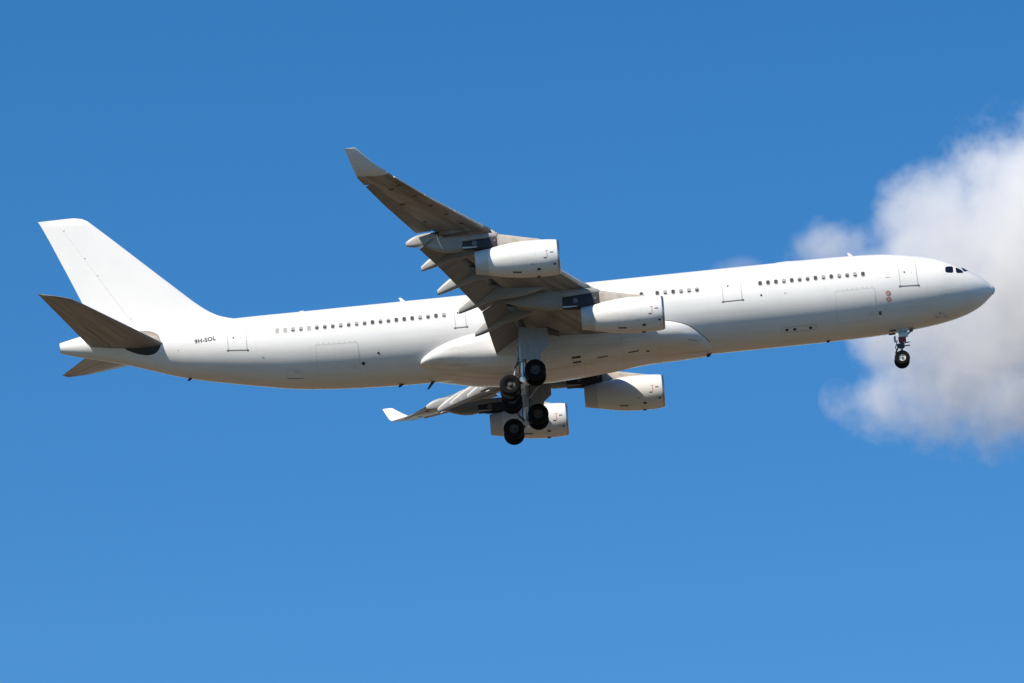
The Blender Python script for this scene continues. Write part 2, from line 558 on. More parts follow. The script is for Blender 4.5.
# --- cabin windows on the starboard side (each a surround with its own pane)
def rrect(w, h, r, n=5):
    out = []
    for cx, cy, a0 in ((w/2-r, h/2-r, 0), (-w/2+r, h/2-r, 90), (-w/2+r, -h/2+r, 180), (w/2-r, -h/2+r, 270)):
        for i in range(n + 1):
            a = math.radians(a0 + 90 * i / n)
            out.append((cx + r * math.cos(a), cy + r * math.sin(a)))
    return out


def window_meshes():
    fr = MB()
    o = rrect(.30, .42, .13); i = rrect(.235, .34, .10)
    fr.loft([[(x, -.012, z) for x, z in o], [(x, .010, z) for x, z in o], [(x, .012, z) for x, z in i], [(x, .002, z) for x, z in i]], True, False, False)
    frame = fr.build('window', M['surround'], smooth=40)
    panes = []
    for shade in (0.0, 0.0, 0.35, 0.6, 1.0):
        p = MB()
        pts = [(x, .004, z) for x, z in i]
        p.add(pts, [tuple(range(len(pts)))], 0)
        if shade > 0:
            top = .17; bot = top - .34 * shade
            q = [(x, .0065, max(z, bot)) for x, z in rrect(.225, .33, .095)]
            p.add(q, [tuple(range(len(q)))], 1)
        panes.append(p.build('pane', [M['glass'], M['shade']], smooth=0, recalc=False))
    return frame, panes


wframe, wpanes = window_meshes()


def place_window(s, phi, kind):
    n = FN(s, phi)
    p = FP(s, phi)
    xa = (FP(s - .05, phi) - FP(s + .05, phi)).normalized()
    za = xa.cross(n)
    if za.z < 0:
        za = -za
    xa = n.cross(za)
    mtx = Matrix(((xa.x, n.x, za.x), (xa.y, n.y, za.y), (xa.z, n.z, za.z))).to_4x4()
    o = wframe.copy(); COL.objects.link(o); o.parent = root
    o.matrix_local = Matrix.Translation(p + OFF) @ mtx
    q = wpanes[kind].copy(); COL.objects.link(q); q.parent = o
    q.location = (0, 0, 0)
    return o


for k in range(22):
    s = 47.895 + (36.752 - 47.895) * k / 21
    ph = 0.296 + (0.328 - 0.296) * k / 21
    kind = 4 if k < 2 else random.choice((2, 3, 3, 4)) if k < 12 else random.choice((0, 1, 0, 2, 3))
    place_window(s, ph, kind)
for k in range(8):
    s = 23.55 - 0.5295 * k
    if k != 1:
        place_window(s, 0.337 + (0.305 - 0.337) * k / 7, random.choice((0, 1, 2, 2, 3)))
for k in range(14):
    s = 15.62 + (8.754 - 15.62) * k / 13
    place_window(s, 0.305 + (0.281 - 0.305) * k / 13, random.choice((0, 1, 2, 2, 3)))
bpy.data.objects.remove(wframe)
for q in wpanes:
    bpy.data.objects.remove(q)


# --- doors
def door(name, s0, s1, p0, p1, handle=True, sill=True, seal_w=0.06, window=True):
    mb = MB()
    surf_patch(mb, s0, s1, p0, p1, 0.006)
    d = part(mb, name, M['white'], smooth=60, recalc=False)
    q = MB()
    surf_strip(q, rect_path(s0, s1, p0, p1, 0.09), seal_w, 0.010, closed=True)
    part(q, 'door_seal', M['seal'], d, smooth=0, recalc=False)
    if sill:
        q = MB()
        n = 8
        surf_strip(q, [(s0 - .06 + (s1 - s0 + .12) * i / n, p0 - 0.012) for i in range(n + 1)], 0.05, 0.012)
        for e in (s0 - .04, s1 + .04):
            surf_strip(q, [(e - .07, p0 - .012), (e + .07, p0 - .012)], 0.11, 0.014)
        part(q, 'door_sill', M['sill'], d, smooth=0, recalc=False)
    if handle:
        q = MB()
        w = s1 - s0
        pm = p0 + 0.40 if p1 - p0 > .9 else p0 + .38
        surf_patch(q, s0 + .68 * w - .05, s0 + .68 * w + .05, pm - .025, pm + .025, 0.014, ns=3, np_=3)
        part(q, 'door_window', M['glass'], d, smooth=0, recalc=False)
        q = MB()
        surf_strip(q, [(s0 + .30 * w, pm - .05), (s0 + .30 * w, pm + .03)], 0.05, 0.014)
        part(q, 'door_handle', M['seal'], d, smooth=0, recalc=False)
    return d


door('cabin_door', 5.20, 6.37, -0.105, 0.74)
door('cabin_door', 16.93, 18.18, -0.062, 0.74)
door('cabin_door', 35.34, 36.06, -0.03, 0.66)
door('cabin_door', 50.0, 51.24, -0.235, 0.62)


def cargo(name, s0, s1, p0, p1, hinges=True, edge_dark=False):
    mb = MB()
    surf_patch(mb, s0, s1, p0, p1, 0.006)
    d = part(mb, name, M['white'], smooth=60, recalc=False)
    q = MB()
    surf_strip(q, rect_path(s0, s1, p0, p1, 0.06), 0.04, 0.010, closed=True)
    part(q, 'door_seal', M['joint'], d, smooth=0, recalc=False)
    q = MB()
    surf_strip(q, [(s0 + (s1 - s0) * i / 10, p0 + .004) for i in range(11)], 0.05, 0.016)
    part(q, 'door_edge', M['sill'] if edge_dark else M['white'], d, smooth=0, recalc=False)
    if hinges:
        for i in range(8):
            q = MB()
            s = s0 + (s1 - s0) * (i + .5) / 8
            surf_strip(q, [(s, p1 + .005), (s, p1 + .06)], 0.05, 0.014)
            part(q, 'hinge', M['joint'], d, smooth=0, recalc=False)
    q = MB()
    surf_patch(q, s0 + .18, s0 + .5, p0 + .16, p0 + .26, 0.012, ns=3, np_=3)
    part(q, 'latch_panel', M['joint'], d, smooth=0, recalc=False)
    return d


cargo('cargo_door', 8.12, 10.75, -0.93, -0.10)
cargo('cargo_door', 42.65, 45.46, -0.98, -0.16)
cargo('bulk_cargo_door', 46.5, 47.55, -1.08, -0.80, hinges=False, edge_dark=True)


def decal_disc(name, s, phi, r, material, lift=0.012, rin=0.0, label=None):
    mb = MB()
    n = 20
    out = [FP(s + r * math.cos(a), phi + r * math.sin(a) / 2.8, -1, lift) for a in [2 * math.pi * i / n for i in range(n)]]
    if rin <= 0:
        mb.add(out, [tuple(range(n))])
    else:
        inn = [FP(s + rin * math.cos(a), phi + rin * math.sin(a) / 2.8, -1, lift) for a in [2 * math.pi * i / n for i in range(n)]]
        mb.loft([out, inn], True, False, False)
    return part(mb, name, material, smooth=0, label=label, recalc=False)


for ph in (-0.262, -0.412):
    decal_disc('warning_mark', 7.24, ph, 0.165, M['red'], rin=0.095, label='red ring marking')
    decal_disc('static_port', 7.24, ph, 0.05, M['seal'])
for (s, ph, r) in ((14.159, -.931, .11), (13.631, -.934, .11), (12.575, -.938, .11), (15.644, -.007, .07), (41.331, -.465, .08), (42.40, -.70, .12)):
    decal_disc('vent_hole', s, ph, r, M['mark'])
for (s, ph, r) in ((14.056, -.013, .06), (3.4, -.42, .05), (7.5, -.66, .05), (49.0, -.45, .07), (54.6, -.25, .05)):
    decal_disc('vent_hole', s, ph, r, M['seal'])
mb = MB(); surf_patch(mb, 7.78, 7.98, -.80, -.70, .01, ns=3, np_=3)
part(mb, 'service_panel', M['sill'], smooth=0, recalc=False)
mb = MB(); surf_strip(mb, rect_path(12.2, 14.5, -1.0, -.86, .05), .03, .009, closed=True)
part(mb, 'service_panel', M['seal'], smooth=0, recalc=False)
mb = MB(); surf_strip(mb, [(7.0, .14), (7.3, .14)], .05, .01)
part(mb, 'small_stencil', M['seal'], smooth=0, recalc=False)


# --- registration on the rear fuselage
def registration(text, s_aft, s_fwd, p_aft, p_fwd, height):
    cu = bpy.data.curves.new('reg', 'FONT')
    cu.body = text
    cu.size = 1.0
    cu.offset = 0.034
    cu.space_character = 1.12
    tmp = bpy.data.objects.new('tmp', cu); COL.objects.link(tmp)
    bpy.context.view_layer.update()
    me = bpy.data.meshes.new_from_object(tmp.evaluated_get(bpy.context.evaluated_depsgraph_get()))
    bpy.data.objects.remove(tmp)
    co = np.array([v.co[:] for v in me.vertices])
    x0, x1 = co[:, 0].min(), co[:, 0].max(); y0, y1 = co[:, 1].min(), co[:, 1].max()
    for v in me.vertices:
        t = (v.co.x - x0) / (x1 - x0); q = (v.co.y - y0) / (y1 - y0)
        v.co = FP(s_aft + (s_fwd - s_aft) * t, p_aft + (p_fwd - p_aft) * t + (q - .5) * height / 1.9, -1, 0.012)
    me.materials.clear(); me.materials.append(M['mark'])
    me.name = 'registration_mark'
    o = bpy.data.objects.new('registration_mark', me); COL.objects.link(o)
    o.parent = root; o.location = OFF
    return o


registration('9H-SOL', 53.45, 52.02, 0.065, 0.175, 0.30)


# --- cockpit glazing
def cockpit_pane(quad, name='cockpit_window'):
    for side in (-1, 1):
        mb = MB()
        (a, b, c, d) = quad      # lower aft, lower fwd, upper fwd, upper aft
        rings = []
        edge = [(x + .5, z + .5) for x, z in rrect(1.0, 1.0, .26, 6)]
        for f in (0.001, .35, .7, 1.0):
            row = []
            for u, t in edge:
                u = .5 + (u - .5) * f; t = .5 + (t - .5) * f
                s = (a[0]*(1-u)+b[0]*u)*(1-t) + (d[0]*(1-u)+c[0]*u)*t
                p = (a[1]*(1-u)+b[1]*u)*(1-t) + (d[1]*(1-u)+c[1]*u)*t
                row.append(FP(s, p, side, 0.012))
            rings.append(row)
        mb.loft(rings, True, False, False)
        part(mb, name, M['cockpit_glass'], smooth=60, recalc=False)


cockpit_pane(((3.26, .33), (2.72, .378), (2.66, .76), (3.20, .60)))
cockpit_pane(((2.52, .40), (2.03, .555), (2.06, .72), (2.50, .775)))
cockpit_pane(((1.93, .66), (1.58, 1.12), (1.92, 1.33), (2.10, .92)))


# --- aerials and drain masts
def blade(s, top, h, chord, rake, material, name='blade_aerial', y=0.0):
    mb = MB()
    zc, hh, w = fus(s)
    z0 = zc + hh * (1 if top else -1) * math.sqrt(max(0, 1 - (y / w) ** 2))
    sg = 1 if top else -1
    rings = []
    for t, c in ((-.15, 1.0), (0, 1.0), (.6, .75), (1, .5)):
        x = -s - rake * t
        z = z0 + sg * h * t
        rings.append([(x + c*chord/2, y, z), (x + c*chord*.15, y + .035, z), (x - c*chord/2, y, z), (x + c*chord*.15, y - .035, z)])
    mb.loft(rings)
    part(mb, name, material, smooth=30)


blade(9.15, True, .36, .30, .26, M['white'])
blade(39.3, True, .38, .34, .28, M['white'])
blade(46.1, True, .16, .5, .12, M['white'])
blade(37.9, False, .52, .26, .42, M['mark'], 'drain_mast')
blade(40.0, False, .20, .36, .2, M['mark'], 'drain_mast')
blade(54.0, False, .18, .3, .15, M['mark'], 'drain_mast')
blade(19.4, False, .26, .38, .1, M['mark'], 'belly_beacon')
blade(11.4, False, .12, .3, .05, M['mark'], 'drain_mast')
mb = MB()
rings = []
for s, h in ((14.9, -.02), (14.6, .03), (14.2, .11), (13.6, .13), (12.9, .10), (12.5, .02), (12.3, -.03)):
    rings.append([(-s, .42 * math.cos(a), 2.80 + max(h, 0.0) * math.sin(a) + min(h, 0)) for a in [2 * math.pi * i / 24 for i in range(24)]])
mb.loft(rings)
part(mb, 'aerial_fairing', M['white'])
for (s, ph) in ((4.15, -1.12), (3.9, -1.0), (3.55, -1.2)):
    mb = MB()
    p = FP(s, ph, -1); n = FN(s, ph, -1)
    mb.tube(p - n * .03, p + n * .14, .03)
    mb.tube(p + n * .13, p + n * .15 + Vector((.3, 0, 0)), .025, .012)
    part(mb, 'pitot_probe', M['metal'])
mb = MB()
mb.lathe([(0, .30), (.03, .30), (.04, .22), (-.3, .20), (-.3, .001)], (-62.49, 0, 2.12), (-1, 0, 0), n=28)
part(mb, 'apu_exhaust', M['black'])


# --- belly fairing
def superell(zc, hw, hh, n=2.4, N=64):
    pts = []
    for i in range(N):
        a = 2 * math.pi * i / N
        c, s = math.cos(a), math.sin(a)
        pts.append((hw * math.copysign(abs(c) ** (2 / n), c), zc + hh * math.copysign(abs(s) ** (2 / n), s)))
    return pts


BT = np.array([(18.9, -2.05, .7, .5), (19.3, -2.0, 1.45, .86), (20.0, -1.87, 2.05, 1.0), (20.8, -1.75, 2.5, 1.10), (22.0, -1.65, 2.84, 1.20), (23.25, -1.58, 3.0, 1.27),
               (26.1, -1.55, 3.15, 1.62), (28.5, -1.55, 3.2, 1.82), (30.4, -1.55, 3.2, 1.92), (32.6, -1.58, 3.18, 1.86), (34.9, -1.56, 3.12, 1.66), (36.4, -1.60, 2.98, 1.28), (37.5, -1.72, 2.74, .88), (38.2, -1.88, 2.45, .58), (38.6, -2.0, 2.1, .34), (38.75, -2.05, 1.8, .2)])
mb = MB()
rings = []
for s in list(np.linspace(18.9, 38.75, 80)):
    zc, hw, hh = (float(pchip(BT[:, 0], BT[:, k], s)) for k in (1, 2, 3))
    rings.append([(-s, y, z) for y, z in superell(zc, hw, hh)])
mb.loft(rings)
belly = part(mb, 'belly_fairing', M['fairing_white'], smooth=50)


def bf_point(s, ang, lift=.01):
    zc, hw, hh = (float(pchip(BT[:, 0], BT[:, k], s)) for k in (1, 2, 3))
    n = 2.4
    c, q = math.cos(ang), math.sin(ang)
    return Vector((-s, -(hw + lift) * math.copysign(abs(c) ** (2 / n), c), zc + (hh + lift) * math.copysign(abs(q) ** (2 / n), q)))


def bf_patch(name, s0, s1, a0, a1, material, lift=.012):
    q = MB()
    rows = [[bf_point(s0 + (s1 - s0) * i / 4, a0 + (a1 - a0) * j / 3, lift) for i in range(5)] for j in range(4)]
    q.loft(rows, False, False, False)
    return part(q, name, material, belly, smooth=0, recalc=False)


for (s0, s1, a0, a1) in ((28.0, 28.6, -.80, -.72), (28.0, 28.55, -1.0, -.93), (26.2, 26.9, -.94, -.90), (24.1, 24.8, -.98, -.93), (23.4, 23.6, -1.1, -1.02), (20.2, 20.8, -.55, -.53)):
    bf_patch('air_vent', s0, s1, a0, a1, M['mark'])
# dark joint where the front of the fairing meets the hull
q = MB()
path = []
for i in range(30):
    t = i / 29
    s = 19.35 + 2.9 * t
    zc, hw, hh = (float(pchip(BT[:, 0], BT[:, k], s)) for k in (1, 2, 3))
    best = None
    for j in range(400):
        a = -1.3 + 2.4 * j / 399
        p = bf_point(s, a, 0)
        r = math.hypot(p.y, p.z) - 2.82
        if r > 0:
            best = a
    if best is not None:
        p = bf_point(s, best, 0)
        path.append((s, math.atan2(p.z, -p.y)))
if len(path) > 3:
    surf_strip(q, path, .07, .012)
    part(q, 'fairing_seal', M['sill'], belly, smooth=0, recalc=False)


# --- aerofoils
def thick(x):
    return 5 * (.2969 * math.sqrt(max(x, 0)) - .126 * x - .3516 * x * x + .2843 * x ** 3 - .1036 * x ** 4) * 2


def camber(x):
    return 0.016 * 4 * x * (1 - x)


def section(le, te, t, x0, x1u, x1l, n=14):
    """closed ring of (s, z): upper surface from x1u to the nose, lower surface to x1l, step up to the upper skin"""
    c = te[0] - le[0]
    pts = []
    def up(x): return (le[0] + c * x, le[1] + (te[1] - le[1]) * x + camber(x) * c + t / 2 * thick(x))
    def lo(x): return (le[0] + c * x, le[1] + (te[1] - le[1]) * x + camber(x) * c - t / 2 * thick(x))
    for i in range(n + 1):
        u = 1 - i / n
        x = x0 + (x1u - x0) * u * u * (1.5 - .5 * u)
        pts.append(up(x))
    for i in range(1, n + 1):
        u = i / n
        x = x0 + (x1l - x0) * u * u * (1.5 - .5 * u)
        pts.append(lo(x))
    if x1u > x1l + .01:
        p = up(x1l); q = lo(x1l)
        pts.append((p[0], p[1] - .22 * (p[1] - q[1])))
        p = up(x1u)
        pts.append((p[0], p[1] - .025))
    return pts


def put(pts, y):
    return [(-s, y, z) for s, z in pts]


def LE(y):
    return (23.3 + .62 * (y - 2.82), float(np.interp(y, [0, 2.8, 9.8, 18.5, 24.7, 28.6], [-1.4, -1.0, .10, 1.50, 2.2, 2.85])))


def SP(y):      # rear edge of the fixed upper skin over the flaps
    return (float(np.interp(y, [0, 2.8, 9.4, 19.6], [32.05, 32.3, 33.2, 37.1])), float(np.interp(y, [0, 2.8, 9.4, 19.6], [-1.4, -1.02, .02, 1.30])))


def VT(y):      # trailing edge the fixed section would have
    a, b = LE(y), SP(y)
    return (a[0] + (b[0] - a[0]) / .86, a[1] + (b[1] - a[1]) / .86 - .05)


def COVE(y):
    return float(np.interp(y, [0, 2.8, 9.4, 19.6], [30.9, 31.15, 32.2, 36.5]))


def TK(y):
    return float(np.interp(y, [0, 2.8, 6, 9.4, 14, 19.6, 28.6], [1.75, 1.6, 1.25, .98, .76, .52, .25]))


def TEo(y):     # outer trailing edge
    return (37.78 + (y - 19.2) * .368, LE(y)[1] - .08)


def FTE(y):     # trailing edge of the lowered flaps
    return (float(np.interp(y, [2.8, 9.4, 19.6], [33.53, 34.23, 37.87])), float(np.interp(y, [2.8, 6, 9.4, 12.8, 16, 19.6], [-2.30, -1.76, -1.15, -.56, .0, .42])))


def FC(y):
    return float(np.interp(y, [2.8, 9.4, 19.6], [2.05, 1.72, 1.15]))


def make_wing(sd):
    # fixed structure: inner wing with the flap cove, outer wing ahead of the ailerons, full-chord tip
    mb = MB()
    rings = []
    for y in (1.2, 2.2, 2.8, 3.6, 5, 6.5, 8, 9.4, 11, 13, 15, 17, 18.4, 19.62):
        le, te = LE(y), VT(y)
        c = te[0] - le[0]
        rings.append(put(section(le, te, TK(y), 0, .86, (COVE(y) - le[0]) / c, 16), sd * y))
    mb.loft(rings, cmis=[1 if i in (32, 33) else 0 for i in range(35)])
    rings = []
    for y in (19.63, 21, 23, 25, 27, 27.4):
        rings.append(put(section(LE(y), TEo(y), TK(y), 0, .735, .735, 14), sd * y))
    mb.loft(rings)
    rings = []
    for y in (27.41, 28.0, 28.6):
        te = TEo(y)
        rings.append(put(section(LE(y), (te[0] + .06, te[1]), TK(y), 0, 1, 1, 14), sd * y))
    mb.loft(rings)
    wing = part(mb, 'wing', [M['wing_starboard' if sd < 0 else 'wing_port'], M['cove']], smooth=30)
    # access panels along the underside
    def under(y, x):
        le = LE(y)
        te = VT(y) if y < 19.6 else TEo(y)
        c = te[0] - le[0]
        return Vector((-(le[0] + c * x), sd * y, le[1] + (te[1] - le[1]) * x + camber(x) * c - TK(y) / 2 * thick(x) - .006))
    spots = [(20.6, .17, .10), (22.2, .17, .10), (23.8, .17, .10), (25.4, .17, .10), (27.0, .18, .10), (26.6, .47, .13), (24.3, .66, .13), (21.3, .67, .11), (15.5, .30, .10), (12.5, .22, .10), (17.0, .5, .1)]
    for y, x, r in spots:
        q = MB()
        ring = []
        for i in range(14):
            a = 2 * math.pi * i / 14
            yy = y + r * math.cos(a)
            c = (VT(yy)[0] if yy < 19.6 else TEo(yy)[0]) - LE(yy)[0]
            x0 = x + ((LE(y)[0] - LE(yy)[0]) + r * 1.5 * math.sin(a)) / c
            ring.append(under(yy, x0))
        q.add(ring, [tuple(range(14))])
        part(q, 'access_panel', M['mark'], wing, smooth=0, recalc=False)
    # ailerons
    for y0, y1 in ((19.70, 23.49), (23.51, 27.37)):
        q = MB()
        rr = []
        for k in range(4):
            y = y0 + (y1 - y0) * k / 3
            le, te, t = LE(y), TEo(y), TK(y)
            c = te[0] - le[0]
            te = (te[0], te[1] - .10)
            def P(x, s_):
                return (le[0] + c * x, le[1] + (te[1] - le[1]) * max(0, (x - .7) / .3) + camber(x) * c * .6 + s_ * t / 2 * thick(x))
            rr.append(put([P(1, 1), P(.9, 1), P(.8, 1), P(.765, 1), (le[0] + c * .75, (P(.765, 1)[1] + P(.765, -1)[1]) / 2), P(.765, -1), P(.8, -1), P(.9, -1), P(1, -1)], sd * y))
        q.loft(rr)
        part(q, 'aileron', M['flap'], wing, smooth=30)
    # flaps, lowered
    for y0, y1 in ((2.95, 9.36), (9.44, 19.55)):
        q = MB()
        rr = []
        n = 8
        for k in range(n + 1):
            y = y0 + (y1 - y0) * k / n
            te = FTE(y); c = FC(y); a = math.radians(33)
            le = (te[0] - c * math.cos(a), te[1] + c * math.sin(a))
            ring = []
            m = 12
            nx, nz = math.sin(a), math.cos(a)
            for i in range(m + 1):
                x = (1 - i / m) ** 1.7
                h = .055 * c * thick(x) + .02 * c * 4 * x * (1 - x)
                ring.append((le[0] + (te[0] - le[0]) * x + nx * h, le[1] + (te[1] - le[1]) * x + nz * h))
            for i in range(1, m):
                x = (i / m) ** 1.7
                h = -.055 * c * thick(x) + .02 * c * 4 * x * (1 - x)
                ring.append((le[0] + (te[0] - le[0]) * x + nx * h, le[1] + (te[1] - le[1]) * x + nz * h))
            rr.append(put(ring, sd * y))
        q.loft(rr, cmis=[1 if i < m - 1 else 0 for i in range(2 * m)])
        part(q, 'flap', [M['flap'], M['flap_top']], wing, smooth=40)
    # slats, lowered
    for y0, y1 in ((3.5, 8.75), (9.95, 12.9), (12.96, 15.9), (15.96, 18.75), (19.85, 22.6), (22.66, 25.4), (25.46, 28.15)):
        q = MB()
        rr = []
        for k in range(5):
            y = y0 + (y1 - y0) * k / 4
            le = LE(y)
            te = VT(y) if y < 19.6 else TEo(y)
            t = TK(y)
            c = te[0] - le[0]
            xs = .15 if y > 9 else .12
            dz = te[1] - le[1]
            def U(x): return (x * c, dz * x + camber(x) * c + t / 2 * thick(x))
            def D(x): return (x * c, dz * x + camber(x) * c - t / 2 * thick(x))
            pts = [U(xs * f) for f in (1, .8, .6, .4, .22, .1, .03, 0)] + [D(xs * f) for f in (.03, .1, .22, .3)]
            pts += [(xs * c * .36, dz * xs * .36 - .02 * t), (xs * c * .55, U(xs * .55)[1] - .12 * t), (xs * c * .8, U(xs * .8)[1] - .05 * t), (xs * c, U(xs)[1] - .015)]
            piv = U(xs)
            an = math.radians(19)
            out = []
            for (px_, pz) in pts:
                rx, rz = px_ - piv[0], pz - piv[1]
                # nose-down turn about the slat's rear edge, then forward and down the track
                qx = rx * math.cos(an) - rz * -math.sin(an) * -1
                qx = rx * math.cos(an) + rz * math.sin(an)
                qz = rx * math.sin(an) * 1.0 + rz * math.cos(an)
                out.append((le[0] + piv[0] + qx - .055 * c, le[1] + piv[1] + qz - .010 * c))
            rr.append(put(out, sd * y))
        q.loft(rr)
        part(q, 'slat', M['slat'], wing, smooth=40)
    # winglet
    q = MB()
    rr = []
    WL = [(28.55, LE(28.6)[0], TEo(28.6)[0] + .06, 2.83, .24), (28.85, 39.42, 41.33, 2.93, .20), (29.2, 39.85, 41.44, 3.14, .16), (29.55, 40.30, 41.58, 3.48, .13), (29.85, 40.72, 41.71, 3.82, .10), (30.13, 41.08, 41.84, 4.16, .07), (30.17, 41.18, 41.85, 4.21, .04)]
    for i, (y, s0, s1, z, t) in enumerate(WL):
        a = WL[max(i - 1, 0)]; b = WL[min(i + 1, len(WL) - 1)]
        ty, tz = b[0] - a[0], b[3] - a[3]
        L = math.hypot(ty, tz); ny, nz = -tz / L, ty / L
        ring = []
        m = 10
        for k in range(m + 1):
            x = (1 - k / m) ** 1.6; h = t / 2 * thick(x)
            ring.append((-(s0 + (s1 - s0) * x), sd * (y + ny * h), z + nz * h))
        for k in range(1, m):
            x = (k / m) ** 1.6; h = -t / 2 * thick(x)
            ring.append((-(s0 + (s1 - s0) * x), sd * (y + ny * h), z + nz * h))
        rr.append(ring)
    q.loft(rr)
    part(q, 'winglet', M['white'], wing, smooth=40)
    # flap track fairings
    for (y, st, zt, sf, width, depth) in ((19.3, 38.68, .86, 36.2, .50, .80), (16.8, 37.88, -.14, 33.4, .52, .95), (13.4, 37.0, -.80, 32.0, .54, 1.0), (10.3, 35.76, -1.28, 29.9, .58, 1.1), (6.7, 34.84, -1.87, 30.9, .60, 1.1)):
        q = MB()
        rr = []
        sk = FTE(y)[0] - FC(y) * .75       # where it starts to droop with the flap
        n = 26
        for k in range(n + 1):
            t = k / n
            s = sf + (st - sf) * t
            le, te = LE(y), VT(y)
            c = te[0] - le[0]
            def low(s):
                x = min((s - le[0]) / c, .80)
                return le[1] + (te[1] - le[1]) * x + camber(x) * c - TK(y) / 2 * thick(x)
            tk = (sk - sf) / (st - sf)
            r = min(1.0, math.sin(min(1, t / .38) * math.pi / 2) ** .8) * (1 if t < .55 else (1 - ((t - .55) / .45) ** 2.4 * .68))
            if s < sk:
                zb = low(s) - .42 * depth * math.sin(min(1, t / (tk + .1)) * math.pi / 2)
            else:
                z0 = low(sk) - .42 * depth * math.sin(min(1, tk / (tk + .1)) * math.pi / 2)
                u = (s - sk) / (st - sk)
                zb = z0 + (zt - z0) * (u * .7 + .3 * u * u)
            hh = depth / 2 * max(r, .05); hw = width / 2 * max(r, .05) ** .7
            zc = zb + hh * (.65 if s < sk else .65 * (1 - (s - sk) / (st - sk)) + 0.3 * (s - sk) / (st - sk))
            ring = []
            for i in range(20):
                a = 2 * math.pi * i / 20
                ca, sa = math.cos(a), math.sin(a)
                ring.append((-s, sd * y + hw * math.copysign(abs(ca) ** .65, ca), zc + hh * math.copysign(abs(sa) ** .7, sa)))
            rr.append(ring)
        q.loft(rr)
        part(q, 'flap_track_fairing', M['canoe'], wing, smooth=50)
    return wing


wings = {sd: make_wing(sd) for sd in (-1, 1)}


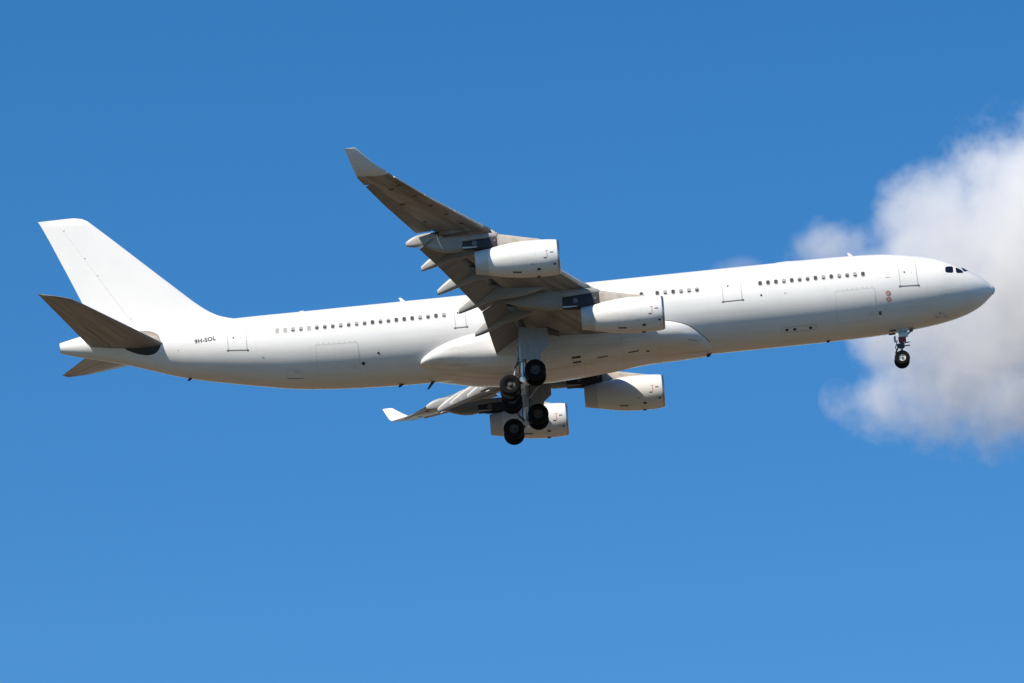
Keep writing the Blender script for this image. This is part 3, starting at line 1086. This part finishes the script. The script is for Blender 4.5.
# --- engines with their pylons
def make_engine(sd, y, s0, zc0, spine, cap, panel, aft):
    c = Vector((-s0, sd * y, zc0))
    ax = Vector((-1, 0, .028)).normalized()
    K = 1.0
    prof = [(.15, 1.123), (.24, 1.137), (.45, 1.163), (.8, 1.188), (1.3, 1.20), (1.9, 1.198), (2.6, 1.165), (3.2, 1.10), (3.8, 1.01), (4.3, .91), (4.58, .855)]
    mb = MB()
    mb.lathe(prof, c, ax, 72)
    # the nacelle mesh sits at the intake so that the engine has its own origin
    def epart(m_, name, mats, parent=None, smooth=40):
        if parent is None:
            m_.v = [tuple(Vector(p) - c) for p in m_.v]
            return m_.build(name, mats, root, OFF + c, smooth)
        m_.v = [tuple(Vector(p) - c) for p in m_.v]
        return m_.build(name, mats, parent, (0, 0, 0), smooth)
    eng = epart(mb, 'engine', M['nacelle'])
    q = MB()
    q.lathe([(.15, 1.124), (.12, 1.118), (.05, 1.092), (.012, 1.06), (0, 1.03), (.012, 1.0), (.05, .965), (.12, .94), (.25, .925)], c, ax, 72)
    epart(q, 'inlet_lip', M['lip'], eng)
    q = MB()
    q.lathe([(.25, .925), (.5, .915), (1.05, .93), (1.1, .93), (1.1, .001)], c, ax, 48)
    epart(q, 'inlet_duct', M['gear_dark'], eng)
    q = MB()
    q.lathe([(.62, .0), (.7, .10), (.85, .2), (1.05, .28)], c, ax, 32)
    for k in range(28):
        a = 2 * math.pi * k / 28
        d = Vector((0, math.cos(a), math.sin(a))); e = Vector((0, -math.sin(a), math.cos(a)))
        b = c + ax * 1.0
        q.add([b + d * .27 - e * .03, b + d * .27 + e * .03 + ax * .08, b + d * .90 + e * .09 + ax * .06, b + d * .90 - e * .06 - ax * .02], [(0, 1, 2, 3)])
    epart(q, 'fan', M['metal'], eng)
    q = MB()
    q.lathe([(4.58, .856), (4.8, .82), (5.1, .775), (5.43, .722), (5.43, .70), (5.1, .69), (4.7, .70)], c, ax, 64)
    epart(q, 'exhaust_nozzle', M['nozzle'], eng)
    q = MB()
    q.lathe([(4.7, .70), (4.7, .42), (4.9, .36), (5.1, .24), (5.3, .0)], c, ax, 40)
    epart(q, 'exhaust_cone', M['black'], eng)
    # small vents, latches and the red stripe on the outboard side of the cowl
    def on_cowl(t, ang, lift=.008):
        r = float(np.interp(t, [p[0] for p in prof], [p[1] for p in prof])) + lift
        yy = -math.cos(ang) * r
        return c + ax * t + Vector((0, yy, math.sin(ang) * r))
    def cpatch(t0, t1, a0, a1, m_, name):
        w = MB()
        rows = [[on_cowl(t0 + (t1 - t0) * i / 3, a0 + (a1 - a0) * j / 3) for i in range(4)] for j in range(4)]
        w.loft(rows, False, False, False)
        o = epart(w, name, m_, eng, 0)
    cpatch(.40, .62, -.02, .03, M['mark'], 'cowl_vent')
    cpatch(.86, 1.06, -.30, -.255, M['mark'], 'cowl_vent')
    cpatch(.80, .835, -.25, .10, M['red'], 'warning_stripe')
    cpatch(.74, .92, .10, .13, M['red'], 'warning_stripe')
    cpatch(.30, .46, -.72, -.62, M['mark'], 'cowl_vent')
    cpatch(1.30, 1.52, -.98, -.84, M['mark'], 'cowl_vent')
    cpatch(1.72, 1.90, -.62, -.54, M['seal'], 'cowl_vent')
    cpatch(2.55, 3.1, -1.10, -1.0, M['mark'], 'cowl_vent')
    # drain on the keel
    w = MB(); b = c + ax * 1.45 + Vector((0, 0, -1.19)); w.box(b, .22, .12, .14)
    epart(w, 'drain_mast', M['mark'], eng)
    # pylon: loft of narrow lens sections along s.  spine = [(s, ztop, zbot, halfwidth)]
    def pyl(rows, name, m_, nose=True):
        w = MB()
        rings = []
        for (s, zt, zb, hw) in rows:
            ring = []
            for i in range(20):
                a = 2 * math.pi * i / 20
                ca, sa = math.cos(a), math.sin(a)
                ring.append((-s, sd * y + hw * math.copysign(abs(ca) ** .55, ca), (zt + zb) / 2 + (zt - zb) / 2 * math.copysign(abs(sa) ** .55, sa)))
            rings.append(ring)
        w.loft(rings)
        return epart(w, name, m_, eng, 45)
    pyl(spine, 'pylon_spine', M['spine'])
    pyl(panel, 'pylon', M['dark_panel'])
    pyl(cap, 'pylon_cap', M['canoe'])
    pyl(aft, 'pylon_tail', M['canoe'])
    # round port and pale heat shield on the outboard side of the pylon
    s_m = panel[0][0] * .35 + panel[-1][0] * .65
    zz = (panel[1][1] + panel[1][2]) / 2
    for sg in (-1, 1):
        w = MB()
        yy = sd * y + sg * (panel[1][3] + .012)
        w.tube((-s_m, yy - sg * .04, zz + .03), (-s_m, yy, zz + .03), .17, n=20)
        epart(w, 'pylon_port', M['port'], eng)
        w = MB()
        w.tube((-s_m + 1.3, yy - sg * .04, zz + .08), (-s_m + 1.3, yy, zz + .08), .07, n=16)
        epart(w, 'pylon_port', M['port'], eng)
        w = MB()
        zb = panel[-1][2]
        w.add([(-panel[-1][0] + .02, yy - sg*.01, zb + .10), (-panel[-1][0] + 1.0, yy - sg*.01, zb + .04), (-panel[-1][0] + .9, yy - sg*.01, zb - .02), (-panel[-1][0] + .02, yy - sg*.01, zb - .02)], [(0, 1, 2, 3)])
        epart(w, 'heat_shield', M['slat'], eng, 0)
    return eng


INB = dict(y=9.37, s0=22.385, zc0=-2.462,
           spine=[(23.2, -1.22, -1.6, .05), (23.7, -1.13, -1.6, .14), (24.8, -.90, -1.6, .22), (25.8, -.68, -1.65, .27), (26.5, -.50, -1.75, .30)],
           cap=[(26.49, -.42, -.75, .300), (27.2, -.30, -.75, .318), (28.2, -.25, -.82, .318), (28.96, -.2, -.88, .308)],
           panel=[(26.48, -.60, -1.62, .295), (27.2, -.58, -1.72, .31), (28.2, -.66, -1.62, .31), (28.95, -.72, -1.52, .30)],
           aft=[(28.93, -.2, -1.50, .305), (29.8, -.1, -1.50, .30), (30.8, -.1, -1.30, .27), (31.8, -.15, -1.02, .20), (32.7, -.2, -.70, .06)])
OUTB = dict(y=19.3, s0=28.945, zc0=-.97,
            spine=[(29.8, .24, -.1, .05), (30.3, .40, -.1, .14), (31.1, .56, -.1, .22), (32.0, .78, -.12, .26), (32.83, .96, -.1, .29)],
            cap=[(32.82, 1.05, .66, .291), (33.5, 1.05, .66, .308), (34.4, 1.05, .62, .308), (35.11, 1.05, .56, .298)],
            panel=[(32.81, .84, -.08, .285), (33.5, .82, -.02, .30), (34.4, .76, .02, .30), (35.1, .70, .16, .29)],
            aft=[(35.08, 1.1, .14, .295), (35.6, 1.1, .06, .29), (36.2, 1.1, .10, .275), (36.8, 1.1, .28, .24), (37.3, 1.08, .50, .20), (37.8, 1.05, .70, .12)])
for sd in (-1, 1):
    make_engine(sd, **INB)
    make_engine(sd, **OUTB)


# --- fin and tailplane
def sym_ring(s0, s1, t, n=14, x0=0.0, x1=1.0):
    """(s, offset) ring of a symmetric aerofoil cut between x0 and x1 of its chord"""
    c = s1 - s0
    up = []
    for i in range(n + 1):
        u = 1 - i / n
        x = x0 + (x1 - x0) * (u ** 1.6)
        up.append((s0 + c * x, t / 2 * thick(x)))
    dn = [(s, -h) for s, h in reversed(up[:-1] if x0 == 0 else up)]
    return up + dn[:-1] if x1 >= 1 else up + dn


def make_fin():
    FL = [(2.2, 47.5, 59.6), (2.6, 49.2, 59.76), (2.85, 50.25, 59.86), (3.0, 50.95, 59.92), (3.2, 51.6, 60.0), (3.4, 52.0, 60.09), (3.7, 52.48, 60.21), (4.0, 52.86, 60.33), (4.4, 53.32, 60.49), (4.8, 53.74, 60.65), (5.2, 54.15, 60.82), (6.5, 55.5, 61.33), (8.0, 57.04, 61.94), (9.5, 58.58, 62.55), (10.5, 59.63, 62.98), (10.8, 59.95, 63.12), (11.0, 60.3, 63.22), (11.1, 60.8, 63.28)]
    def hinge(z): return 57.35 + (z - 3.0) * .592
    mb = MB(); rr = []; r2 = []
    for z, a, b in FL:
        main = b - (54.0 + (z - 5) * 1.02)
        t = min(.095 * main, .095 * (b - a)) if z < 11 else .05 * (b - a)
        xh = (hinge(z) - a) / (b - a)
        rr.append([(-s, h, z) for s, h in sym_ring(a, b, t, 14, 0, xh)])
        r2.append([(-s, h, z) for s, h in sym_ring(a, b, t, 8, xh + .0014, 1.0)])
    mb.loft(rr)
    fin = part(mb, 'fin', M['fin_white'], smooth=40)
    q = MB(); q.loft(r2[2:])
    part(q, 'rudder', M['fin_white'], fin, smooth=40)
    for (s, z) in ((57.62, 3.65), (60.35, 8.2), (59.6, 6.9), (61.6, 10.3)):
        q = MB(); q.box((-s, -.25 + .018 * (z - 3), z), .10, .05, .05)
        part(q, 'hinge_cover', M['joint'], fin)
    return fin


make_fin()


def make_tailplane(sd):
    ST = []
    for y in (.3, .75, 1.2, 2.0, 3.5, 5, 6.5, 8, 8.8, 9.2, 9.5, 9.68, 9.74):
        a = 55.85 + (y - 1.9) * .727
        if y > 8.5:
            a += 1.1 * ((y - 8.5) / 1.24) ** 2.0
        b = 60.56 + (y - 1.0) * .293
        za = 1.38 + (y - 1.9) * .200
        zb = 1.84 + (y - 1.0) * .145
        ST.append((y, a, b, za, zb))
    mb = MB(); rr = []; r2 = []
    for y, a, b, za, zb in ST:
        t = .10 * (b - a)
        def mk(ring):
            return [(-s, sd * y, za + (zb - za) * (s - a) / (b - a) + h) for s, h in ring]
        rr.append(mk(sym_ring(a, b, t, 14, 0, .70)))
        if .7 < y < 9.3:
            r2.append(mk(sym_ring(a, b, t, 8, .712, 1.0)))
        if y in (1.2,):
            pass
    mb.loft(rr)
    # fixed pieces of trailing edge at the tip
    rr2 = []
    for y, a, b, za, zb in ST:
        if y >= 9.19:
            rr2.append([(-s, sd * (y + .02 if y < 9.3 else y), za + (zb - za) * (s - a) / (b - a) + h) for s, h in sym_ring(a, b, .10 * (b - a), 8, .69, 1.0)])
    mb.loft(rr2)
    TM = M['tail_starboard' if sd < 0 else 'tail_port']
    tp = part(mb, 'tailplane', TM, smooth=40)
    q = MB(); q.loft(r2)
    part(q, 'elevator', TM, tp, smooth=40)
    # bare metal apron on the hull that the trimming tailplane slides over, tailplane shadow and gap painted dark below it
    for a0, a1, nm, mt, ph0, hp in ((0, math.pi, 'tailplane_apron', M['apron'], .10, .62), (math.pi, 2 * math.pi, 'tailplane_gap_shade', M['dark_panel'], .10, .72)):
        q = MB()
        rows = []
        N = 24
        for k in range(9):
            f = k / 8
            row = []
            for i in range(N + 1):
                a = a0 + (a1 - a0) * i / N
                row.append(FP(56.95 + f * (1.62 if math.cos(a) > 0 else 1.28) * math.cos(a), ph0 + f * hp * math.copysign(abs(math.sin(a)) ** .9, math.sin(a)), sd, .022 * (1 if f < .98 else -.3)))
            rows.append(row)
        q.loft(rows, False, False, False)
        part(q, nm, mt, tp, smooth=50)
    return tp


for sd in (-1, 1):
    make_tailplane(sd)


# --- landing gear
def wheel_mesh(r, w, rim_r, material):
    mb = MB()
    h = w / 2
    prof = [(-h * .55, rim_r), (-h * .9, rim_r + .02), (-h, rim_r + (r - rim_r) * .35), (-h * .97, r * .86), (-h * .80, r * .955), (-h * .45, r * .995), (0, r), (h * .45, r * .995), (h * .80, r * .955), (h * .97, r * .86), (h, rim_r + (r - rim_r) * .35), (h * .9, rim_r + .02), (h * .55, rim_r)]
    mb.lathe(prof, (0, 0, 0), (0, 1, 0), 48, 0)
    for sg in (-1, 1):
        mb.lathe([(sg * h * .55, rim_r), (sg * h * .62, rim_r * .93), (sg * h * .30, rim_r * .80), (sg * h * .26, rim_r * .52), (sg * h * .62, rim_r * .42), (sg * h * .70, rim_r * .22), (sg * h * .66, .001)], (0, 0, 0), (0, 1, 0), 40, 1)
    return mb


def link_wheel(src, parent, loc):
    o = src.copy(); COL.objects.link(o); o.parent = parent; o.location = loc
    return o


def build_wheel(r, w, rim_r, rim):
    o = wheel_mesh(r, w, rim_r, rim).build('wheel', [M['tyre'], rim], smooth=40)
    return o


def gear_origin(mb, p):
    mb.v = [tuple(Vector(q) - p) for q in mb.v]


w_main = build_wheel(.70, .50, .34, M['rim_dark'])


def make_main_gear(sd):
    Y = 5.38
    piv = Vector((-32.0, sd * Y, -4.93))
    top = Vector((-31.75, sd * (Y + .05), -1.35))
    mb = MB()
    mid = top.lerp(piv, .62)
    mb.tube(top, mid, .25, .22, 20)
    mb.tube(mid, top.lerp(piv, .66), .27, .27, 20)
    mb.tube(top.lerp(piv, .30), top.lerp(piv, .34), .29, .29, 20)
    org = piv.copy()
    gear_origin(mb, org)
    g = mb.build('main_gear', M['strut'], root, OFF + org, 40)
    def sub(q, name, m_, smooth=40):
        gear_origin(q, org)
        return q.build(name, m_, g, (0, 0, 0), smooth)
    q = MB(); q.tube(mid, piv, .15, .15, 18); q.tube(piv + Vector((0, -.3, 0)), piv + Vector((0, .3, 0)), .2, .2, 18)
    sub(q, 'oleo', M['chrome'])
    d = Vector((-.87, 0, -.435))          # half the tilted truck, towards the rear axle
    q = MB()
    q.tube(piv - d * 1.12, piv + d * 1.12, .15, .15, 16)
    sub(q, 'bogie_beam', M['gear_dark'])
    for e in (-1, 1):
        q = MB(); a = piv + d * e
        q.tube(a + Vector((0, -.98, 0)), a + Vector((0, .98, 0)), .09, .09, 14)
        sub(q, 'axle', M['rim_dark'])
        for yy in (-.71, .71):
            o = link_wheel(w_main, g, (a + Vector((0, yy, 0))) - org)
            o.rotation_euler = (0, random.uniform(0, 6), 0)
        for yy in (-.40, .40):
            q = MB(); q.tube(a + Vector((0, yy - .1, 0)), a + Vector((0, yy + .1, 0)), .26, .26, 20)
            sub(q, 'brake_unit', M['gear_dark'])
    # torque links behind the leg
    q = MB(); k = mid + Vector((-.62, 0, -.55))
    for yy in (-.14, .14):
        q.tube(mid + Vector((-.15, yy, .05)), k, .05, .05, 8); q.tube(k, piv + Vector((-.1, yy, .25)), .05, .05, 8)
    sub(q, 'torque_link', M['rim_dark'])
    q = MB(); q.tube(top.lerp(piv, .55) + Vector((.1, 0, 0)), Vector((-30.1, sd * 4.4, -1.7)), .08, .08, 10)
    sub(q, 'drag_brace', M['strut'])
    q = MB(); q.tube(top.lerp(piv, .45), Vector((-31.9, sd * 3.4, -1.75)), .10, .10, 10); q.tube(top.lerp(piv, .45), Vector((-31.4, sd * 3.5, -1.75)), .07, .07, 10)
    sub(q, 'side_brace', M['strut'])
    q = MB(); q.tube(mid + Vector((-.2, 0, .7)), piv + d * .8 + Vector((0, 0, .12)), .055, .055, 8)
    sub(q, 'pitch_trimmer', M['strut'])
    for k, (ox, oy) in enumerate(((.24, -.12), (.24, .12), (-.24, .1))):
        q = MB()
        pts = [top + Vector((ox, oy, -.6)), top.lerp(piv, .45) + Vector((ox * 1.25, oy, 0)), top.lerp(piv, .75) + Vector((ox * .9, oy * 1.6, 0)), piv + Vector((ox * .8, oy * 2, .2))]
        for a, b in zip(pts[:-1], pts[1:]):
            q.tube(a, b, .03, .03, 8)
        sub(q, 'hydraulic_hose', M['gear_dark'])
    # leg door on the outboard side
    q = MB()
    yo = sd * (Y + .62)
    prof = [(31.93, -1.55), (30.05, -1.70), (30.10, -2.87), (30.63, -3.30), (30.76, -3.95), (31.92, -3.62)]
    a_ = [(-s, yo + sd * (-.10 * (z + 1.6) * .2), z) for s, z in prof]
    b_ = [(x, yv - sd * .07, z) for x, yv, z in a_]
    q.loft([a_, b_])
    dr = sub(q, 'leg_door', M['gear_door'], 20)
    q = MB()
    q.tube((-31.2, sd * Y, -2.2), (-31.0, yo, -2.2), .05, n=8); q.tube((-31.5, sd * Y, -3.1), (-31.3, yo, -3.2), .05, n=8)
    sub(q, 'door_rod', M['strut'])
    # open bay edge: dark flap hanging in front of the leg
    q = MB()
    q.box((-29.7, sd * (Y - .2), -1.75), .9, .9, .12, 0, Matrix.Rotation(.5, 3, 'Y'))
    sub(q, 'bay_door', M['gear_dark'])
    return g


for sd in (-1, 1):
    make_main_gear(sd)

# centre gear: one axle, two wheels, under the belly
org = Vector((-32.82, 0, -4.78))
mb = MB(); mb.tube((-32.75, 0, -2.6), (-32.8, 0, -4.1), .19, .17, 18); mb.tube((-32.8, 0, -4.05), (-32.82, 0, -4.78), .11, .11, 14)
gear_origin(mb, org)
cg = mb.build('centre_gear', M['strut'], root, OFF + org, 40)
mb = MB(); mb.tube((-32.82, -.62, -4.78), (-32.82, .62, -4.78), .09); gear_origin(mb, org)
mb.build('axle', M['strut'], cg, (0, 0, 0))
mb = MB(); mb.tube((-32.8, 0, -3.9), (-31.2, 0, -3.2), .07); gear_origin(mb, org)
mb.build('drag_brace', M['strut'], cg, (0, 0, 0))
for yy in (-.5, .5):
    link_wheel(w_main, cg, (0, yy, 0))
for sg in (-1, 1):
    mb = MB(); mb.box((-32.6, sg * .75, -3.75), 1.5, .06, .75); gear_origin(mb, org)
    mb.build('bay_door', M['fairing_white'], cg, (0, 0, 0))
bpy.data.objects.remove(w_main)

# nose gear
org = Vector((-6.67, 0, -4.63))
mb = MB()
mb.tube((-6.45, 0, -2.4), (-6.60, 0, -3.75), .13, .12, 16)
mb.tube((-6.60, 0, -3.72), (-6.60, 0, -3.85), .16, .16, 16)
mb.tube((-6.60, 0, -3.85), (-6.67, 0, -4.63), .085, .085, 14)
gear_origin(mb, org)
ng = mb.build('nose_gear', M['strut'], root, OFF + org, 40)


def nsub(q, name, m_, smooth=30):
    gear_origin(q, org)
    return q.build(name, m_, ng, (0, 0, 0), smooth)


wn_ = build_wheel(.515, .36, .24, M['rim'])
for yy in (-.36, .36):
    link_wheel(wn_, ng, (0, yy, 0))
bpy.data.objects.remove(wn_)
q = MB(); q.tube((-6.67, -.5, -4.63), (-6.67, .5, -4.63), .07); nsub(q, 'axle', M['rim_dark'])
q = MB(); q.tube((-6.85, 0, -3.8), (-7.05, 0, -4.15), .05); q.tube((-7.05, 0, -4.15), (-6.72, 0, -4.5), .05); nsub(q, 'torque_link', M['rim_dark'])
q = MB(); q.tube((-6.55, .1, -3.3), (-5.6, 0, -2.5), .06); q.tube((-6.55, -.1, -3.3), (-5.6, 0, -2.5), .06); nsub(q, 'drag_brace', M['strut'])
q = MB(); q.box((-6.42, -.25, -2.88), .62, .16, .56); nsub(q, 'light_bracket', M['slat'])
q = MB(); q.tube((-6.57, -.33, -2.80), (-6.57, -.36, -2.80), .12, n=18); q.tube((-6.28, -.33, -2.80), (-6.28, -.36, -2.80), .12, n=18); nsub(q, 'taxi_light', M['lamp_glass'])
q = MB(); q.box((-6.52, -.22, -3.32), .50, .2, .36); nsub(q, 'steering_cover', M['gear_red'])
q = MB(); q.box((-6.66, -.15, -3.72), .5, .34, .24); nsub(q, 'steering_actuator', M['gear_dark'])
q = MB(); q.tube((-6.55, -.3, -3.62), (-6.05, -.3, -3.55), .035, n=8); q.tube((-6.55, -.3, -3.80), (-6.05, -.3, -3.78), .045, n=8); nsub(q, 'hydraulic_pipe', M['gear_dark'])
q = MB(); q.tube((-6.85, -.1, -3.3), (-7.02, -.1, -3.8), .03, n=8); q.tube((-7.02, -.1, -3.8), (-6.9, -.1, -4.3), .03, n=8); nsub(q, 'hydraulic_pipe', M['gear_dark'])
q = MB(); q.box((-7.0, -.2, -3.25), .14, .16, .4); nsub(q, 'junction_box', M['strut'])
for sg in (-1, 1):
    q = MB(); q.box((-7.1, sg * .42, -2.66), .45, .04, .18); nsub(q, 'bay_door', M['gear_dark'])
q = MB(); q.box((-5.85, -.1, -2.72), .22, .3, .12); nsub(q, 'bay_door_hinge', M['gear_dark'])
